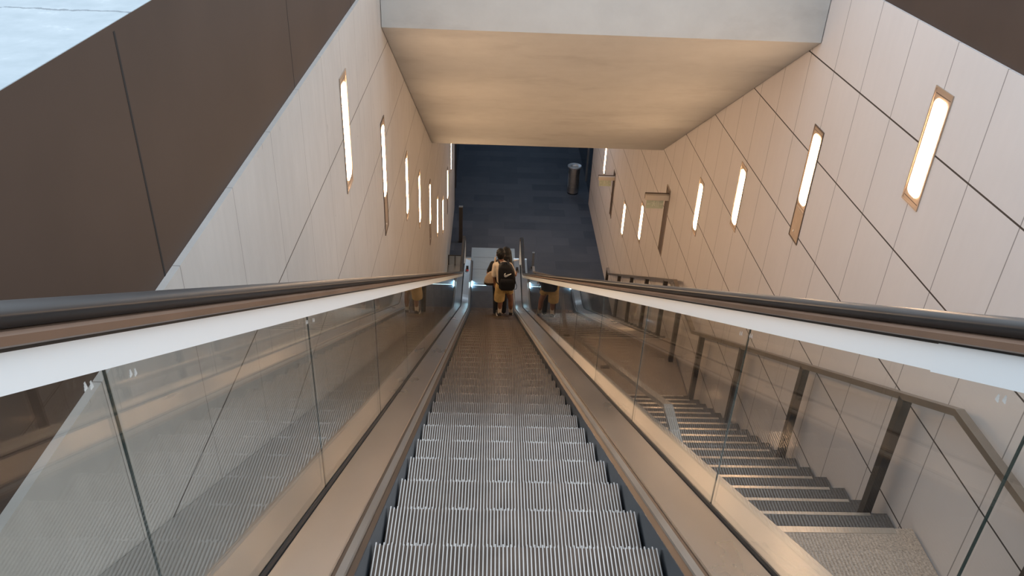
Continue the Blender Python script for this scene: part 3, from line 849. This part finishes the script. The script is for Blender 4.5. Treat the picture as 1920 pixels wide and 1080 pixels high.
for sx in (-1, 1): limb(bm, [(wh.x+sx*.075, wh.y, 1.70, .035), (wh.x+.01+sx*.09, -.01, 1.56, .032), (.15+sx*.07, -.06, 1.42, .030), (.175+sx*.05, -.09, 1.26, .022)])
o = blob('hair', bm, M['hair'], WO, .011, 2); o['label'] = 'long black hair'
bm = bmesh.new()
loft(bm, [(0, .01, .93, .180, .130), (0, .01, 1.05, .170, .122), (0, .01, 1.14, .152, .110), (0, .01, 1.27, .170, .118), (0, .01, 1.40, .190, .112), (0, .01, 1.48, .125, .085), (0, .015, 1.515, .075, .068)])
limb(bm, [(-.175, .01, 1.40, .068), (-.215, .0, 1.31, .064), (-.25, -.005, 1.235, .060)])
limb(bm, [(.175, .01, 1.40, .068), (.205, .005, 1.30, .064), (.222, .0, 1.22, .060)])
o = blob('top', bm, M['tee'], WO, .012, 2); o['label'] = 'black short-sleeved top'
bm = bmesh.new()
for h, k, a in ((Vector((-.085, 0, .96)), wlk, wl), (Vector((.085, .02, .96)), wrk, wr)):
    limb(bm, [(*h, .100), (*h.lerp(k, .5), .088), (*k, .072), (*k.lerp(a, .5), .062), (*k.lerp(a, .93), .054)])
loft(bm, [(0, .01, .86, .175, .125), (0, .01, .99, .172, .122)])
o = blob('trousers', bm, M['jeans'], WO, .012, 2); o['label'] = 'dark trousers'
for a in (wl, wr):
    bm = bmesh.new(); pts = []
    for i in range(20):
        t = 2*PI*i/20; pts.append((a.x+.042*math.cos(t)*(1-.1*math.sin(t)), a.y+.055+.13*math.sin(t)))
    va = [bm.verts.new((x, y, .001)) for x, y in pts]; vb = [bm.verts.new((x, y, .018)) for x, y in pts]
    bm.faces.new(va[::-1]); bm.faces.new(vb)
    for i in range(20): bm.faces.new((va[i], va[(i+1) % 20], vb[(i+1) % 20], vb[i]))
    o = link('sandal', bm, M['canvas'], WO)
    bm = bmesh.new(); cyl(bm, (a.x-.042, a.y+.09, .02), (a.x, a.y+.09, .062), .009, seg=10); cyl(bm, (a.x, a.y+.09, .062), (a.x+.042, a.y+.09, .02), .009, seg=10)
    link('sandal_strap', bm, M['canvas'], o)
# --- tote bag on her shoulder
TB = thing('tote_bag', 'tan canvas tote hanging from the black-haired person\'s shoulder', 'bag', ((.30-.225)*K, wo_y-.13*K, wo_z+.93*K))
TB.scale = (K, K, K)
bm = bmesh.new(); rbox(bm, [(-.01, 0, 0, .10, .05), (-.01, 0, .03, .125, .075), (-.005, 0, .15, .120, .070), (.02, .01, .27, .085, .045), (.035, .02, .31, .05, .025)], e=.7)
blob('bag', bm, M['canvas'], TB, .011, 2)
bm = bmesh.new(); limb(bm, [(.03, .02, .30, .020), (.06, .02, .42, .020), (.085, .03, .53, .020), (.10, .10, .585, .019), (.10, .20, .56, .019), (.09, .24, .42, .018), (.03, .10, .29, .018)])
blob('strap', bm, M['canvas'], TB, .010, 2)
bm = bmesh.new(); rbox(bm, [(-.01, 0, -.004, .104, .055), (-.01, 0, .03, .129, .079), (-.01, 0, .075, .130, .080)], e=.7)
o = blob('base_panel', bm, M['post'], TB, .010, 1); o['label'] = 'dark lower panel'

# ------------------------------------------------------------------ light
w = bpy.data.worlds.new('sky'); SC.world = w; w.use_nodes = True
bg = w.node_tree.nodes['Background']; bg.inputs['Color'].default_value = (0.80, 0.90, 1.0, 1); bg.inputs['Strength'].default_value = 1.15
def area(name, locn, rot, sx, sy, power, col):
    l = bpy.data.lights.new(name, 'AREA'); l.shape = 'RECTANGLE'; l.size = sx; l.size_y = sy; l.energy = power; l.color = col
    o = bpy.data.objects.new(name, l); COL.objects.link(o); o.location = locn; o.rotation_euler = rot
    return o
# cool ceiling panels of the lobby
for x, y, p in ((2.25, 20.5, 34), (1.0, 30.3, 40)): area('lobby_ceiling_light', (x, y, -5.40), (0, 0, 0), 1.2, 1.2, p, (0.60, 0.79, 1.0))

# ------------------------------------------------------------------ camera
cam = bpy.data.cameras.new('camera'); co = bpy.data.objects.new('camera', cam); COL.objects.link(co)
R = [[0.9991845254245709, -0.013061291955743903, 0.0382058477791278], [0.02587957743724535, -0.5191411271555921, -0.8542966332412244], [0.03099244462356408, 0.854588727253097, -0.518379760048738]]
right, down, fwd = (Vector(r) for r in R)
mt = Matrix.Identity(4)
for i, v in enumerate((right, -down, -fwd)):
    for j in range(3): mt[j][i] = v[j]
co.matrix_world = mt
cam.sensor_fit = 'HORIZONTAL'; cam.sensor_width = 36.0; cam.lens = 1531.44*36/1920
cam.clip_start = 0.02; cam.clip_end = 200
SC.camera = co
SC.view_settings.view_transform = 'Standard'; SC.view_settings.look = 'None'
SC.view_settings.gamma = 1.0; SC.view_settings.exposure = 0.58
SC.cycles.transparent_max_bounces = 24
SC.cycles.max_bounces = 10
SC.cycles.diffuse_bounces = 5
SC.cycles.glossy_bounces = 6
